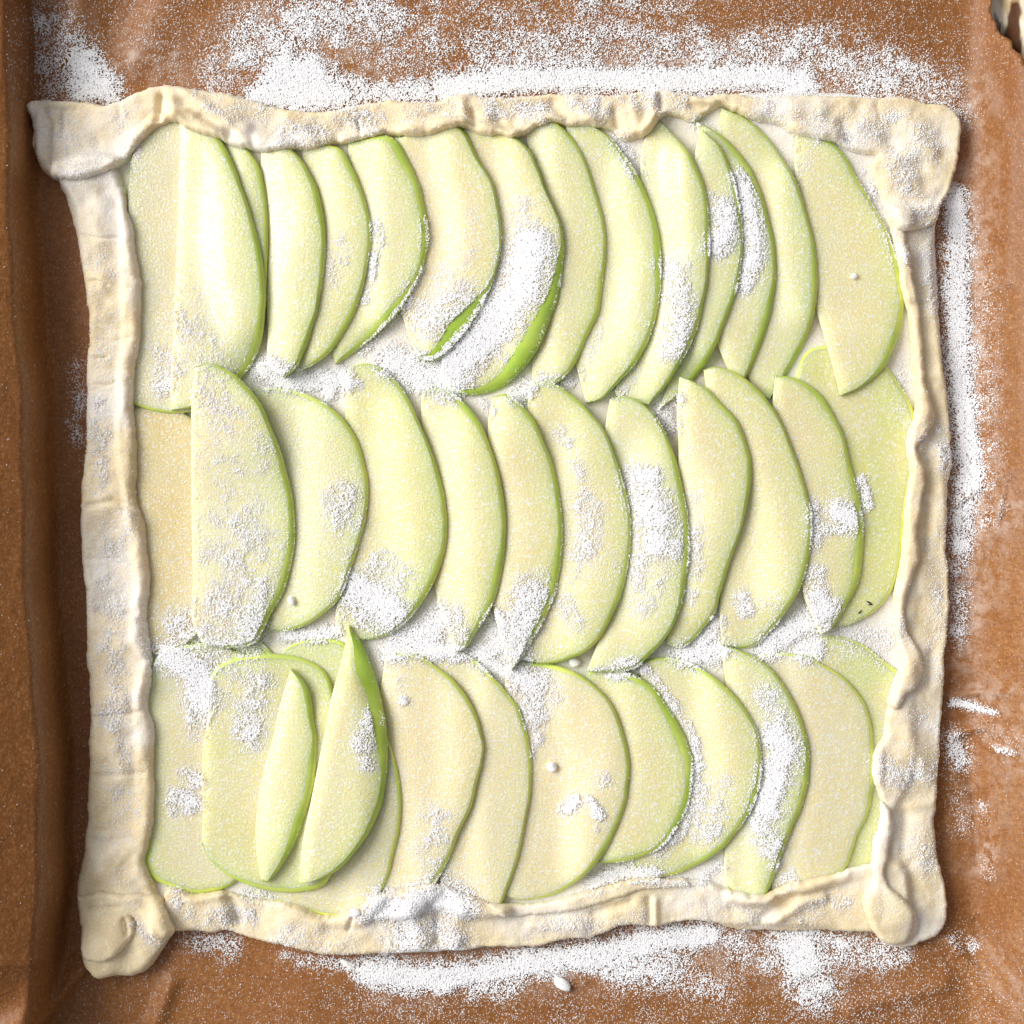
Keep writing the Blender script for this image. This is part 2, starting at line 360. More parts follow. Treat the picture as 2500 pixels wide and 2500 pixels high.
BASE = [(92,264),(250,262),(400,228),(540,245),(640,268),(727,288),(840,284),(940,262),(1100,245),(1500,242),(2200,250),(2335,290),(2325,420),(2280,510),(2285,900),(2308,1050),(2300,1500),(2285,1900),(2280,2040),(2300,2200),(2290,2265),(2200,2295),(2100,2265),(1700,2240),(1550,2250),(1300,2300),(850,2322),(600,2280),(420,2262),(340,2360),(250,2375),(205,2290),(200,2150),(226,1900),(222,1500),(210,1200),(224,900),(220,700),(160,430),(100,400)]
dough = empty('pastry_case', 1250, 1250, 8)
tag(dough, 'square raw pastry case with uneven folded edges lying on brown parchment', 'pastry')
dl = tuple(dough.location)
ND1 = fbm(N, N, 46, 71, 3); ND2 = fbm(N, N, 15, 81, 3); ND3 = fbm(N, N, 22, 91, 2)
ND5 = fbm(N, N, 5, 291, 2); ND4 = fbm(N, N, 60, 191, 3); FLOUR = fbm(N, N, 90, 101, 4)
def piece(name, poly, thick, R, feats=(), r=10, lump=14, g=4.0, zc=55, base_below=None, label=None):
    global H
    jit = np.array(poly, float)
    q = np.vstack([catmull(np.vstack([jit, jit[:1]]), max(int(len(jit)*9), 60))])[:-1]
    q = q+(np.stack([bil(ND3, q[:, 0]*1.0, q[:, 1]), bil(ND3, q[:, 1], q[:, 0])], 1)-.5)*7
    q = q+(np.stack([bil(ND5, q[:, 0], q[:, 1]), bil(ND5, q[:, 1], q[:, 0])], 1)-.5)*6
    q = lift(q, zc)
    f2 = [(lift(p, zc), a, b) for p, a, b in feats]
    Hraw = H.copy()
    sl, Mk, A = drape(H, q, r)
    D = np.zeros_like(H); D[sl] = A
    def z(x, y, d):
        t = np.clip(d/R, 0, 1); prof = np.sqrt(np.clip(1-(1-t)**2, 0, 1))
        zz = thick*(.16+.84*prof)
        body = (bil(ND1, x, y)-.5)*lump*2.0+(bil(ND2, x, y)-.5)*lump*.3-np.clip(.09-np.abs(bil(ND4, x, y)-.5), 0, 1)*lump*2.2*(lump > 4)
        for p, a, b in f2: body = body+ridge(x, y, p, a, b)
        u = bil(D, x, y); lo = bil(Hraw, x, y)
        return np.maximum(u-lo > 400, 0)+np.maximum(u+zz+body*sstep(0, R*1.3, d), lo+3)
    def sk(x, y):
        # a little outside the outline lies whatever the sheet rests on
        cx, cy = x, y
        v = bil(Hraw, x, y)
        for a in range(8):
            v = np.minimum(v, bil(Hraw, x+9*math.cos(a*math.pi/4), y+9*math.sin(a*math.pi/4)))
        return v-1
    V, F, d = sheet(q, g, z, sk)
    fl = bil(FLOUR, V[:, 0], V[:, 1])
    o = mesh(name, V, F, M_DOUGH, dough, attrs={'flour': fl+(.75 if name == 'base_sheet' else 0)}, loc=dl)
    if label: o['label'] = label
    # stamp into the height raster
    dd = seg_dist(GX[sl], GY[sl], q[::2], True)[0]
    Z = z(GX[sl].ravel(), GY[sl].ravel(), dd.ravel()).reshape(GX[sl].shape)
    H[sl] = np.where(Mk, np.maximum(H[sl], Z), H[sl])
    return o

piece('base_sheet', BASE, 18, 12, r=14, lump=2.5, g=7, zc=20)

# ------------------------------------------------------------------ traced outlines: apple slices
# key: skin arc, cut side, thickness, skin width, tint, wetness, label, skin darkness
G_, Y_, P_, S_ = (.80, .75, .46), (.83, .73, .43), (.85, .715, .46), (.71, .74, .26)
SL = {}
def S(k, arc, cut, t, sw, tint, wet, label, dark=.35): SL[k] = (arc, cut, t, sw, tint, wet, label, dark)
S('T0', [(470,296),(410,296),(360,328),(322,380),(312,440),(314,560),(318,700),(318,850),(326,985),(370,1003),(420,1009),(480,1005)], [(470,296),(540,650),(480,1005)], 14, 6, P_, 1.0, 'wet tan slice at the top left, half hidden by the wide slice beside it', .1)
S('T1', [(440,286),(490,308),(536,338),(564,387),(596,466),(624,550),(643,629),(650,699),(650,769),(638,838),(615,885),(589,919),(540,965),(470,998),(420,1002)], [(440,286),(441,330),(436,480),(428,700),(421,900),(420,1002)], 22, 9, G_, .95, 'widest wet slice of the top row, its straight cut edge facing the left crust', .45)
S('T2', [(545,320),(600,360),(635,410),(650,480),(656,560),(654,650),(650,740),(640,800)], [(545,320),(560,560),(640,800)], 14, 6, Y_, .5, 'thin sliver peeping out behind the widest top slice')
S('T3', [(640,350),(708,363),(755,419),(787,503),(797,582),(792,675),(769,792),(745,860),(727,896),(694,922)], [(640,350),(632,450),(645,600),(655,800),(666,905),(694,922)], 22, 7, G_, .9, 'glistening narrow slice, pointed at its foot, next to the widest top slice', .5)
S('T4', [(740,350),(837,368),(865,419),(893,489),(907,550),(907,596),(898,652),(888,699),(870,755),(842,810),(800,866),(760,893),(722,908)], [(740,350),(720,600),(700,800),(722,908)], 18, 7, Y_, .3, 'slice whose curved edge carries a thin crust of sugar, beside the glistening pointed slice', .25)
S('T5', [(850,345),(963,340),(996,387),(1024,452),(1042,522),(1049,582),(1037,643),(1004,716),(960,777),(904,828),(850,868),(818,888)], [(850,345),(850,600),(800,800),(818,888)], 24, 14, G_, .2, 'slice with a bright green rim sprinkled with sugar at its lower curve', .5)
S('T6', [(965,335),(1126,317),(1168,387),(1201,447),(1217,512),(1224,582),(1217,640),(1199,702),(1166,768),(1132,818),(1098,854),(1052,882),(1019,873)], [(965,335),(975,560),(975,740),(996,815),(1010,852),(1019,873)], 26, 15, P_, .2, 'slice ending in a thick dark green rind, speckled with loose sugar', .8)
S('T7', [(1130,312),(1270,345),(1294,368),(1312,410),(1336,475),(1364,536),(1377,592),(1374,652),(1362,727),(1343,783),(1311,858),(1277,902),(1234,940),(1187,960),(1154,965),(1126,962),(1098,940)], [(1130,312),(1170,560),(1150,760),(1080,900),(1098,940)], 30, 20, P_, .1, 'slice buried under the thickest sugar heap of the top row', .8)
S('T8', [(1280,305),(1350,298),(1401,345),(1433,401),(1452,461),(1471,526),(1479,587),(1477,643),(1471,699),(1461,764),(1433,825),(1415,868),(1385,915),(1340,945),(1300,948)], [(1280,305),(1330,600),(1300,800),(1300,948)], 18, 6, Y_, .2, 'slice directly beyond the sugar heaped one, with a faint green rim', .3)
S('T9', [(1380,298),(1438,301),(1475,321),(1527,382),(1564,443),(1592,512),(1610,587),(1614,652),(1610,727),(1590,813),(1555,884),(1508,937),(1452,982),(1430,984)], [(1380,298),(1430,560),(1400,850),(1430,984)], 22, 9, G_, .2, 'clean broad crescent left of the glossy topped slice in the top row', .5)
S('T10', [(1606,287),(1647,330),(1689,396),(1714,453),(1726,520),(1729,580),(1727,647),(1716,738),(1696,815),(1665,880),(1630,938),(1583,988)], [(1606,287),(1569,354),(1564,419),(1590,600),(1560,850),(1505,965),(1583,988)], 22, 7, G_, .9, 'slice with a glossy juicy top and a long smear of sugar lower down', .4)
S('T11', [(1712,321),(1754,359),(1782,419),(1796,470),(1807,536),(1811,587),(1806,652),(1792,727),(1769,790),(1740,860),(1714,902),(1680,945),(1610,1000)], [(1712,321),(1697,365),(1696,440),(1710,600),(1660,850),(1610,1000)], 20, 7, G_, .2, 'narrow slice with a round dab of sugar on its middle', .45)
S('T12', [(1700,300),(1714,304),(1754,326),(1805,373),(1833,415),(1856,470),(1876,536),(1890,601),(1893,652),(1888,722),(1880,769),(1862,829),(1840,885),(1800,960)], [(1700,300),(1740,600),(1740,800),(1800,960)], 20, 9, G_, .2, 'slice with an upright streak of sugar beside the sugar dabbed narrow slice', .6)
S('T13', [(1763,262),(1800,275),(1852,307),(1889,349),(1921,401),(1945,447),(1968,522),(1988,596),(1995,675),(1992,736),(1978,806),(1951,864),(1921,910),(1895,950),(1879,974)], [(1763,262),(1754,303),(1800,600),(1810,850),(1850,955),(1879,974)], 22, 8, G_, .2, 'clean crescent tucked under the crust, last but one of the top row', .4)
S('T14', [(1945,320),(1996,331),(2033,345),(2070,382),(2094,429),(2126,484),(2154,536),(2178,587),(2197,643),(2207,699),(2209,755),(2202,801),(2182,852),(2160,896),(2126,928),(2084,955),(2049,966)], [(1945,320),(1940,380),(1947,450),(1958,560),(1977,680),(1996,764),(2010,820),(2030,890),(2049,966)], 24, 10, Y_, .1, 'broad clean slice at the right end of the top row', .45)
S('M0', [(410,985),(500,1050),(560,1200),(570,1350),(520,1500),(410,1610)], [(410,985),(325,1000),(322,1200),(350,1400),(366,1590),(410,1610)], 16, 3, (.80,.62,.32), 1.0, 'wet amber coloured slice against the left crust in the middle row', .1)
S('M1', [(484,898),(503,890),(536,894),(578,915),(612,949),(640,986),(663,1042),(687,1098),(705,1168),(718,1233),(722,1312),(715,1368),(696,1438),(668,1489),(645,1536),(624,1569),(560,1582),(500,1572)], [(484,898),(475,963),(473,1080),(470,1219),(473,1405),(480,1540),(500,1572)], 26, 9, G_, .1, 'large half moon slice dusted all over with sugar, in the middle row', .5)
S('M2', [(600,955),(652,948),(708,950),(764,968),(810,996),(843,1028),(868,1066),(887,1117),(899,1173),(899,1229),(882,1312),(858,1387),(829,1461),(783,1504),(745,1528),(699,1542),(650,1536)], [(600,955),(660,1250),(650,1536)], 20, 6, G_, .4, 'rounded slice beside the sugar dusted half moon', .2)
S('M3', [(851,900),(879,886),(912,889),(949,912),(986,954),(1010,1000),(1035,1056),(1063,1126),(1081,1187),(1092,1266),(1090,1322),(1076,1382),(1053,1438),(1024,1482),(986,1524),(944,1552),(898,1563),(870,1562)], [(851,900),(842,1010),(850,1200),(838,1400),(833,1545),(870,1562)], 22, 7, (.77,.73,.38), .3, 'yellowish wide crescent with a pile of sugar near its foot', .4)
S('M4', [(1030,955),(1061,947),(1098,954),(1135,982),(1168,1024),(1191,1075),(1211,1126),(1225,1191),(1235,1266),(1235,1322),(1226,1392),(1211,1454),(1187,1508),(1159,1550),(1131,1589),(1110,1592)], [(1030,955),(1028,990),(1060,1200),(1065,1450),(1110,1592)], 22, 10, Y_, .2, 'clean crescent next to the yellowish wide crescent', .5)
S('M5', [(1203,970),(1233,963),(1270,986),(1303,1024),(1328,1080),(1352,1140),(1364,1196),(1373,1266),(1373,1336),(1365,1401),(1351,1466),(1326,1518),(1298,1566),(1270,1612),(1248,1634)], [(1203,970),(1193,1020),(1220,1250),(1205,1480),(1248,1634)], 22, 10, Y_, .3, 'narrow crescent whose lower end is buried in sugar', .5)
S('M6', [(1291,944),(1322,935),(1364,942),(1401,968),(1438,1005),(1472,1047),(1501,1117),(1524,1187),(1538,1252),(1540,1322),(1533,1387),(1515,1454),(1490,1510),(1461,1561),(1424,1594),(1382,1612),(1336,1621),(1289,1614),(1270,1606)], [(1291,944),(1288,1000),(1330,1200),(1320,1400),(1270,1606)], 20, 6, Y_, .2, 'long slice with small scattered sugar clumps down its middle', .3)
S('M7', [(1489,975),(1517,968),(1555,977),(1587,1000),(1617,1042),(1641,1098),(1659,1163),(1673,1229),(1682,1294),(1682,1359),(1673,1424),(1662,1477),(1643,1529),(1615,1571),(1583,1603),(1559,1626),(1500,1640),(1433,1636)], [(1489,975),(1478,1040),(1510,1250),(1500,1450),(1433,1636)], 22, 8, G_, .1, 'pale slice with a broad belt of sugar across its belly', .5)
S('M8', [(1656,923),(1693,935),(1726,954),(1763,991),(1796,1028),(1816,1075),(1830,1126),(1830,1173),(1821,1233),(1807,1294),(1788,1350),(1773,1401),(1759,1447),(1744,1499),(1721,1532),(1693,1565),(1661,1583),(1628,1573)], [(1656,923),(1650,1000),(1655,1100),(1640,1400),(1628,1573)], 22, 7, Y_, .5, 'slice that narrows in an S curve towards its foot', .35)
S('M9', [(1716,905),(1735,898),(1782,907),(1819,926),(1852,958),(1881,991),(1905,1033),(1928,1089),(1947,1140),(1965,1196),(1977,1256),(1977,1312),(1970,1368),(1955,1424),(1931,1472),(1907,1510),(1879,1547),(1842,1578),(1815,1582),(1763,1574)], [(1716,905),(1722,960),(1780,1200),(1765,1400),(1757,1490),(1763,1574)], 22, 7, Y_, .5, 'wide clean slice between the S curved one and the bright rimmed one', .35)
S('M10', [(1891,919),(1926,920),(1963,934),(2001,962),(2031,1005),(2055,1056),(2073,1121),(2091,1187),(2103,1247),(2108,1312),(2105,1359),(2096,1417),(2076,1463),(2052,1501),(2019,1543),(2000,1548)], [(1891,919),(1885,990),(1930,1130),(1960,1300),(1960,1450),(2000,1548)], 24, 12, Y_, .7, 'bright rimmed shiny slice with a dab of sugar touching its edge', .5)
S('M11', [(1949,940),(1952,890),(1977,853),(2015,842),(2100,850),(2168,896),(2196,933),(2219,972),(2236,1014),(2240,1100),(2228,1180),(2215,1260),(2205,1340),(2178,1445),(2145,1487),(2103,1515),(2070,1528),(2030,1530)], [(1949,940),(1960,1200),(1990,1400),(2030,1530)], 18, 7, (.74,.73,.31), .2, 'large yellow green slice against the right crust, dark flecks near its foot', .1)
S('B0', [(600,1600),(520,1572),(440,1578),(390,1598),(362,1650),(354,1850),(350,2050),(354,2131),(373,2150),(419,2170),(466,2184),(512,2180),(559,2166),(590,2142)], [(600,1600),(640,1870),(590,2142)], 16, 11, P_, .4, 'broad slice in the lower left corner with a heap of sugar on its top end', .35)
S('B0b', [(485,1592),(540,1558),(600,1560),(650,1580),(668,1610),(690,1700)], [(485,1592),(540,1680),(690,1700)], 12, 8, S_, .2, 'green rimmed slice end just below the sugar dusted half moon', .25)
S('Bc', [(680,1610),(695,1586),(727,1569),(792,1559),(838,1569),(880,1640),(895,1780),(880,1950),(830,2100)], [(680,1610),(720,1850),(830,2100)], 12, 6, (.76,.74,.36), .2, 'pale slice whose top shows behind the two small upright slices', .2)
S('B1', [(512,1700),(515,1660),(526,1634),(559,1610),(615,1597),(689,1597),(745,1610),(792,1638),(820,1700),(850,1850),(845,2030),(813,2128),(792,2161),(745,2177),(675,2177),(606,2161),(559,2138),(512,2096),(494,2056)], [(512,1700),(512,1745),(500,1800),(496,2000),(494,2056)], 18, 8, (.76,.71,.37), .5, 'big rounded slice lying under the two small upright slices', .35)
S('B3', [(713,1631),(736,1650),(757,1684),(769,1740),(776,1796),(776,1861),(767,1926),(747,1989),(728,2044),(703,2091),(675,2132),(657,2150),(640,2145)], [(713,1631),(689,1716),(671,1796),(650,1870),(634,1950),(628,2050),(640,2145)], 24, 12, G_, .5, 'smaller of the two upright slices, lying on the big rounded slice', .5)
S('B4b', [(930,1760),(968,1860),(980,1930),(979,1995),(962,2085),(937,2165),(905,2212),(870,2240),(780,2236),(700,2212),(620,2185)], [(930,1760),(800,1950),(620,2185)], 14, 5, P_, .2, 'tan slice reaching from the sharp tipped slice down to the bottom crust', .05)
S('B4', [(853,1526),(884,1569),(907,1624),(926,1680),(936,1720),(943,1763),(949,1833),(944,1903),(932,1968),(908,2021),(876,2068),(837,2110),(800,2133),(760,2146),(736,2147)], [(853,1526),(838,1600),(815,1693),(801,1763),(787,1833),(764,1949),(745,2042),(736,2147)], 28, 19, G_, .2, 'sharp tipped upright slice with dark green rind in the bottom row', .75)
S('B5', [(940,1609),(977,1597),(1024,1602),(1061,1623),(1098,1650),(1132,1689),(1160,1735),(1175,1777),(1182,1824),(1176,1870),(1166,1908),(1153,1965),(1122,2030),(1100,2090),(1060,2160),(1000,2215),(930,2225)], [(940,1609),(900,1900),(910,2100),(930,2225)], 22, 5, P_, .1, 'wide pinkish slice right of the sharp tipped one, sugar specks near its foot', .1)
S('B6', [(1015,1605),(1061,1590),(1117,1592),(1160,1610),(1210,1660),(1240,1693),(1262,1720),(1280,1763),(1292,1810),(1299,1861),(1297,1926),(1290,1975),(1277,2042),(1262,2112),(1242,2162),(1219,2212),(1150,2218),(1080,2200)], [(1015,1605),(1050,1900),(1080,2200)], 18, 5, P_, .1, 'slice with a long yellow lower edge meeting the bottom crust, before the round one', .05)
S('B7', [(1235,1645),(1247,1628),(1303,1619),(1359,1625),(1405,1641),(1443,1665),(1477,1698),(1501,1735),(1519,1782),(1533,1833),(1536,1889),(1529,1945),(1515,1996),(1496,2040),(1472,2082),(1443,2119),(1405,2156),(1359,2184),(1303,2198),(1256,2198),(1235,2190)], [(1235,1645),(1215,1900),(1235,2190)], 20, 7, P_, .2, 'roundest slice of the bottom row, sugar streak on its upper left', .15)
S('B8', [(1418,1660),(1452,1636),(1489,1631),(1527,1638),(1566,1655),(1596,1679),(1624,1716),(1652,1758),(1675,1805),(1690,1852),(1690,1903),(1683,1954),(1666,1998),(1641,2037),(1612,2069),(1578,2087),(1536,2101),(1489,2106),(1450,2106)], [(1418,1660),(1450,1780),(1450,1950),(1450,2106)], 22, 14, Y_, .2, 'small rounded slice with sugar caked along its green rim', .4)
S('B9', [(1560,1620),(1600,1608),(1642,1606),(1679,1615),(1721,1636),(1760,1665),(1798,1702),(1827,1744),(1850,1791),(1857,1842),(1857,1898),(1844,1947),(1826,1989),(1801,2026),(1773,2063),(1741,2091),(1703,2114),(1661,2135),(1623,2142),(1590,2140),(1555,2124),(1530,2105)], [(1560,1620),(1590,1800),(1590,1950),(1530,2105)], 20, 8, Y_, .2, 'rounded slice right after the one with sugar caked on its rim', .25)
S('B10', [(1763,1578),(1796,1583),(1836,1600),(1879,1628),(1909,1665),(1937,1712),(1957,1758),(1973,1814),(1976,1861),(1971,1917),(1956,1973),(1928,2035),(1909,2086),(1895,2124),(1881,2161),(1868,2188),(1833,2192),(1800,2188),(1777,2165)], [(1763,1578),(1768,1640),(1800,1800),(1790,1950),(1771,2075),(1771,2140),(1777,2165)], 22, 8, G_, .2, 'crescent with a thick white sugar stripe down its length in the bottom row', .4)
S('B11', [(1840,1605),(1910,1596),(1973,1604),(2019,1627),(2056,1650),(2090,1684),(2110,1712),(2124,1754),(2133,1830),(2132,1926),(2119,1987),(2097,2031),(2082,2077),(2062,2124),(2019,2142),(1973,2155),(1926,2165),(1885,2172)], [(1840,1605),(1900,1850),(1885,2172)], 18, 5, P_, .2, 'wide plain slice right of the sugar striped crescent', .1)
S('B12', [(1985,1575),(2019,1555),(2066,1558),(2112,1577),(2155,1609),(2203,1648),(2215,1750),(2200,1900),(2165,1980),(2155,2050),(2140,2110),(2094,2124),(2061,2132),(2000,2140)], [(1985,1575),(2030,1850),(2000,2140)], 14, 7, (.74,.73,.33), .3, 'last slice of the bottom row, partly under the right crust', .1)
ORDER = ['M11','T14','T13','T12','T11','T10','T9','T8','T7','T6','T5','T4','T3','T2','M0','T0','T1','B12','B11','B10','B9','B8','B7','B6','B5','B4b','Bc','B0b','B0','B1','B3','M10','M9','M8','M7','M6','M5','M4','M3','M2','M1','B4']
GROUPS = {'T': 'apple slices of the top row', 'M': 'apple slices of the middle row', 'B': 'apple slices of the bottom row'}
def slice_(k):
    arc, cut, t, sw, tint, wet, label, dark = SL[k]
    NS, NU = 72, 18
    t = t*.74
    zc = 45
    A = lift(catmull(arc, NS), zc); Cc = lift(catmull(cut, NS), zc)
    s = np.linspace(0, 1, NS)
    rj = random.Random(k)
    A = A+(np.stack([bil(ND3, A[:, 1]*1.3 % 2400, A[:, 0]), bil(ND3, A[:, 0], A[:, 1]*1.1 % 2400)], 1)-.5)*3
    T = np.gradient(A, axis=0); T /= np.hypot(T[:, 0], T[:, 1])[:, None]+1e-9
    Nn = np.stack([T[:, 1], -T[:, 0]], 1)
    cen = (A.mean(0)+Cc.mean(0))/2
    if np.sum((cen-A[NS//2])*Nn[NS//2]) < 0: Nn = -Nn
    taper = np.minimum(1, np.sin(np.pi*np.clip(s, .0, 1))*2.2)**.7
    bias = 1+.55*np.sin(np.pi*(s-.15)*1.1+(.8 if k in ('T6', 'T7') else 0))*(1 if k in ('T6', 'T7') else .3)
    if k == 'B4': bias = 1.7-1.5*s
    if k == 'T6': bias = .35+1.9*sstep(.62, .86, s)
    if k == 'T7': bias = .35+1.2*sstep(.4, .7, s)
    if k == 'T0': bias = .1+1.2*sstep(.78, .86, s)
    if k == 'B0': bias = .1+1.4*sstep(.50, .62, s)+.8*(1-sstep(.1, .2, s))
    if k == 'M0': bias = 0*s
    ww = (sw+3.5)*np.clip(bias, .08, 3)*taper*(.9+.22*np.sin(s*9+rj.random()*6)+.13*np.sin(s*23+rj.random()*6))
    I = A+Nn*ww[:, None]
    poly = np.vstack([A, Cc[::-1]])
    sl, Mk, Dp = drape(H, poly, 80 if k == 'M1' else 44 if k[0] == 'M' else 30)
    D = np.zeros_like(H); D[sl] = Dp
    def under(x, y): return bil(D, x, y)
    ct = np.array(tint)
    # ---- flesh: top grid, cut wall, underside
    u = np.linspace(0, 1, NU)[:, None, None]
    P = Cc[None]*(1-u)+I[None]*u
    x = P[..., 0].ravel(); y = P[..., 1].ravel(); uu = np.repeat(np.linspace(0, 1, NU), NS)
    width = np.hypot(*(I-Cc).T); wv = np.tile(width, NU)
    dskin = (1-uu)*wv; dcut = uu*wv
    body = t*(1-.30*np.exp(-(dcut/16)**2)-.10*np.exp(-(dskin/10)**2))+1.2*(bil(ND1, x, y)-.5)
    zt = under(x, y)+body
    zb = under(x, y)
    V = np.vstack([np.stack([x, y, zt], 1), np.stack([x, y, zb], 1)])
    F = []; n = NS*NU
    for a in range(NU-1):
        for b in range(NS-1):
            i = a*NS+b; q = (i, i+1, i+NS+1, i+NS)
            F.append(q); F.append(tuple(n+v for v in reversed(q)))
    for b in range(NS-1): F.append((b+1, b, n+b, n+b+1))
    # orientation check so that normals point up
    a0, a1, a2 = (V[v] for v in F[0][:3])
    e = NS*(NU//2)+NS//2
    aa, bb, cc = V[e], V[e+1], V[e+NS]
    flip = ((bb-aa)[0]*(cc-aa)[1]-(bb-aa)[1]*(cc-aa)[0]) < 0
    if flip: F = [tuple(reversed(f)) for f in F]
    green = np.exp(-dskin/36.)*.72*(1 if dark > .15 else .4)
    warm = bil(FLOUR, x*1.7 % 2400, y*1.3 % 2400)
    c0 = ct[None]*(1-.0*warm[:, None])
    core = np.array([.87, .72, .46])
    mixc = np.clip((warm-.45)*2.2, 0, .55)*np.clip(dskin/60, 0, 1)
    col = c0*(1-mixc[:, None])+core*mixc[:, None]
    col = col*(1-green[:, None])+np.array([.64, .75, .28])[None]*green[:, None]
    col = np.vstack([col, col])
    wetv = np.full(len(V), wet)
    if k == 'T10': wetv = wetv*np.tile(1-sstep(380, 520, y), 2)+.1
    if k == 'T3': wetv = wetv*np.tile(1-.6*sstep(600, 800, y), 2)
    cx, cy = poly.mean(0)
    root = empty('apple_slice', cx, cy, float(bil(D, cx, cy)))
    tag(root, label, 'apple slice', GROUPS[k[0]])
    L = tuple(root.location)
    mesh('flesh', V, F, M_FLESH, root, attrs={'tint': col, 'wet': wetv}, loc=L)
    # ---- skin: rounded band from the flesh edge out and under
    rings = []
    for a in (0, .25, .5, .75, 1.0):
        q = I*(1-a)+A*a
        h = math.cos(a*math.pi/2)**.8 if a < 1 else .0
        zz = under(q[:, 0], q[:, 1])+t*.9*(.30+.70*h)+(0 if a else .25)
        rings.append(np.stack([q[:, 0], q[:, 1], zz], 1))
    q = A+Nn*np.minimum(1.5, ww*.3)[:, None]; rings.append(np.stack([q[:, 0], q[:, 1], bil(H, q[:, 0], q[:, 1])+.4], 1))
    V2 = np.vstack(rings); F2 = []
    for a in range(len(rings)-1):
        for b in range(NS-1):
            i = a*NS+b; F2.append((i, i+1, i+NS+1, i+NS))
    if flip: F2 = [tuple(reversed(f)) for f in F2]
    lo_, hi_ = np.array([.66, .76, .20]), np.array([.29, .52, .03])
    nz = bil(ND1, V2[:, 0], V2[:, 1]); dk = np.clip(dark*.75+(nz-.5)*.7, 0, 1)[:, None]
    mesh('skin', V2, F2, M_SKIN, root, attrs={'tint': lo_*(1-dk)+hi_*dk}, loc=L)
    # ---- stamp
    pin = np.vstack([I, Cc[::-1]])
    Mi = inside(GX[sl], GY[sl], pin)
    Z = D[sl]+np.where(Mi, t*.97, t*.55)
    H[sl] = np.where(Mk | Mi, np.maximum(H[sl], Z), H[sl])
for k in ORDER: slice_(k)

# ------------------------------------------------------------------ folded edges of the pastry
piece('folded_edge', BOTTOM, 22, 11, r=8, lump=11, zc=60, feats=[([(1860,2250),(1905,2215),(1935,2190)], 12, -12), ([(1900,2245),(1960,2205),(2010,2190)], 14, 12), ([(1601,2205),(1603,2275)], 9, 9), ([(1585,2200),(1585,2268)], 8, -8),
    ([(1450,2230),(1540,2205)], 10, -9), ([(1000,2210),(1030,2300)], 30, 12), ([(1120,2210),(1110,2300)], 26, 12), ([(1065,2230),(1065,2300)], 12, -12), ([(560,2200),(580,2250)], 14, -14), ([(470,2210),(540,2230)], 22, 11), ([(860,2240),(850,2270)], 6, -10), ([(690,2240),(780,2260)], 16, 8),
    ([(1300,2262),(1420,2268)], 14, 7), ([(1730,2210),(1790,2230)], 16, -8)], label='bottom edge with sugar piled where it is widest')
piece('folded_edge', BLIP, 9, 8, r=5, lump=3, g=3.5, zc=75)
piece('folded_edge', LEFT, 30, 22, r=8, lump=13, zc=60, feats=[([(a_, y_), ((a_+b_)/2, y_+c_), (b_, y_+e_)], w_, h_) for a_, b_, y_, c_, e_, w_, h_ in ((190, 300, 572, 10, 4, 3.5, -7), (206, 262, 690, -5, 6, 4, -8), (215, 330, 826, 6, -3, 3, -5), (208, 260, 872, 3, -1, 4, -9), (230, 285, 936, 5, -4, 3, -6), (196, 270, 1138, -4, 3, 3, -5), (210, 345, 1235, -14, 10, 7, -9), (198, 300, 1363, 3, -6, 3, -5), (240, 330, 1490, 16, 4, 9, -7), (215, 366, 1752, -8, -16, 6, -8), (230, 360, 1895, -4, -10, 7, -6), (215, 300, 2050, 8, 2, 12, -8))]+
      [([(250, 1230), (320, 1260)], 24, 9), ([(270, 1300), (280, 1340)], 30, -9), ([(250, 1650), (290, 1700)], 34, 10), ([(280, 1790), (300, 1900)], 26, 9), ([(230, 500), (250, 700)], 20, 8), ([(255, 470), (290, 500)], 16, -7)], label='long left edge, rolled and finely cracked')
piece('corner_fold', LFOLD, 15, 16, r=6, lump=9, g=3.5, zc=85, feats=[([(300, 2250), (315, 2310)], 7, -12), ([(350, 2235), (370, 2275)], 12, 8), ([(215, 2222), (290, 2218)], 5, -6)])
piece('folded_edge', RIGHT, 20, 11, r=8, lump=10, zc=55, feats=[([(2290, 1960), (2230, 1970)], 16, 7), ([(2275, 940), (2300, 1040)], 12, -8), ([(2268, 1240), (2265, 1345)], 13, -13), ([(2295, 1100), (2300, 1200)], 14, 10), ([(2278, 1600), (2270, 1670)], 12, -10), ([(2225, 1800), (2260, 1900)], 24, 8),
    ([(2210, 1990), (2205, 2080)], 12, -9), ([(2255, 2000), (2250, 2120)], 20, 7), ([(2250, 600), (2275, 900)], 14, -5), ([(2270, 1130), (2255, 1110)], 10, -8)], label='right edge with a flat outer border')
piece('rolled_hem', HEM, 16, 13, r=6, lump=7, g=3.5, zc=78)
piece('rolled_hem', HEM2, 16, 14, r=6, lump=5, g=3.5, zc=80)
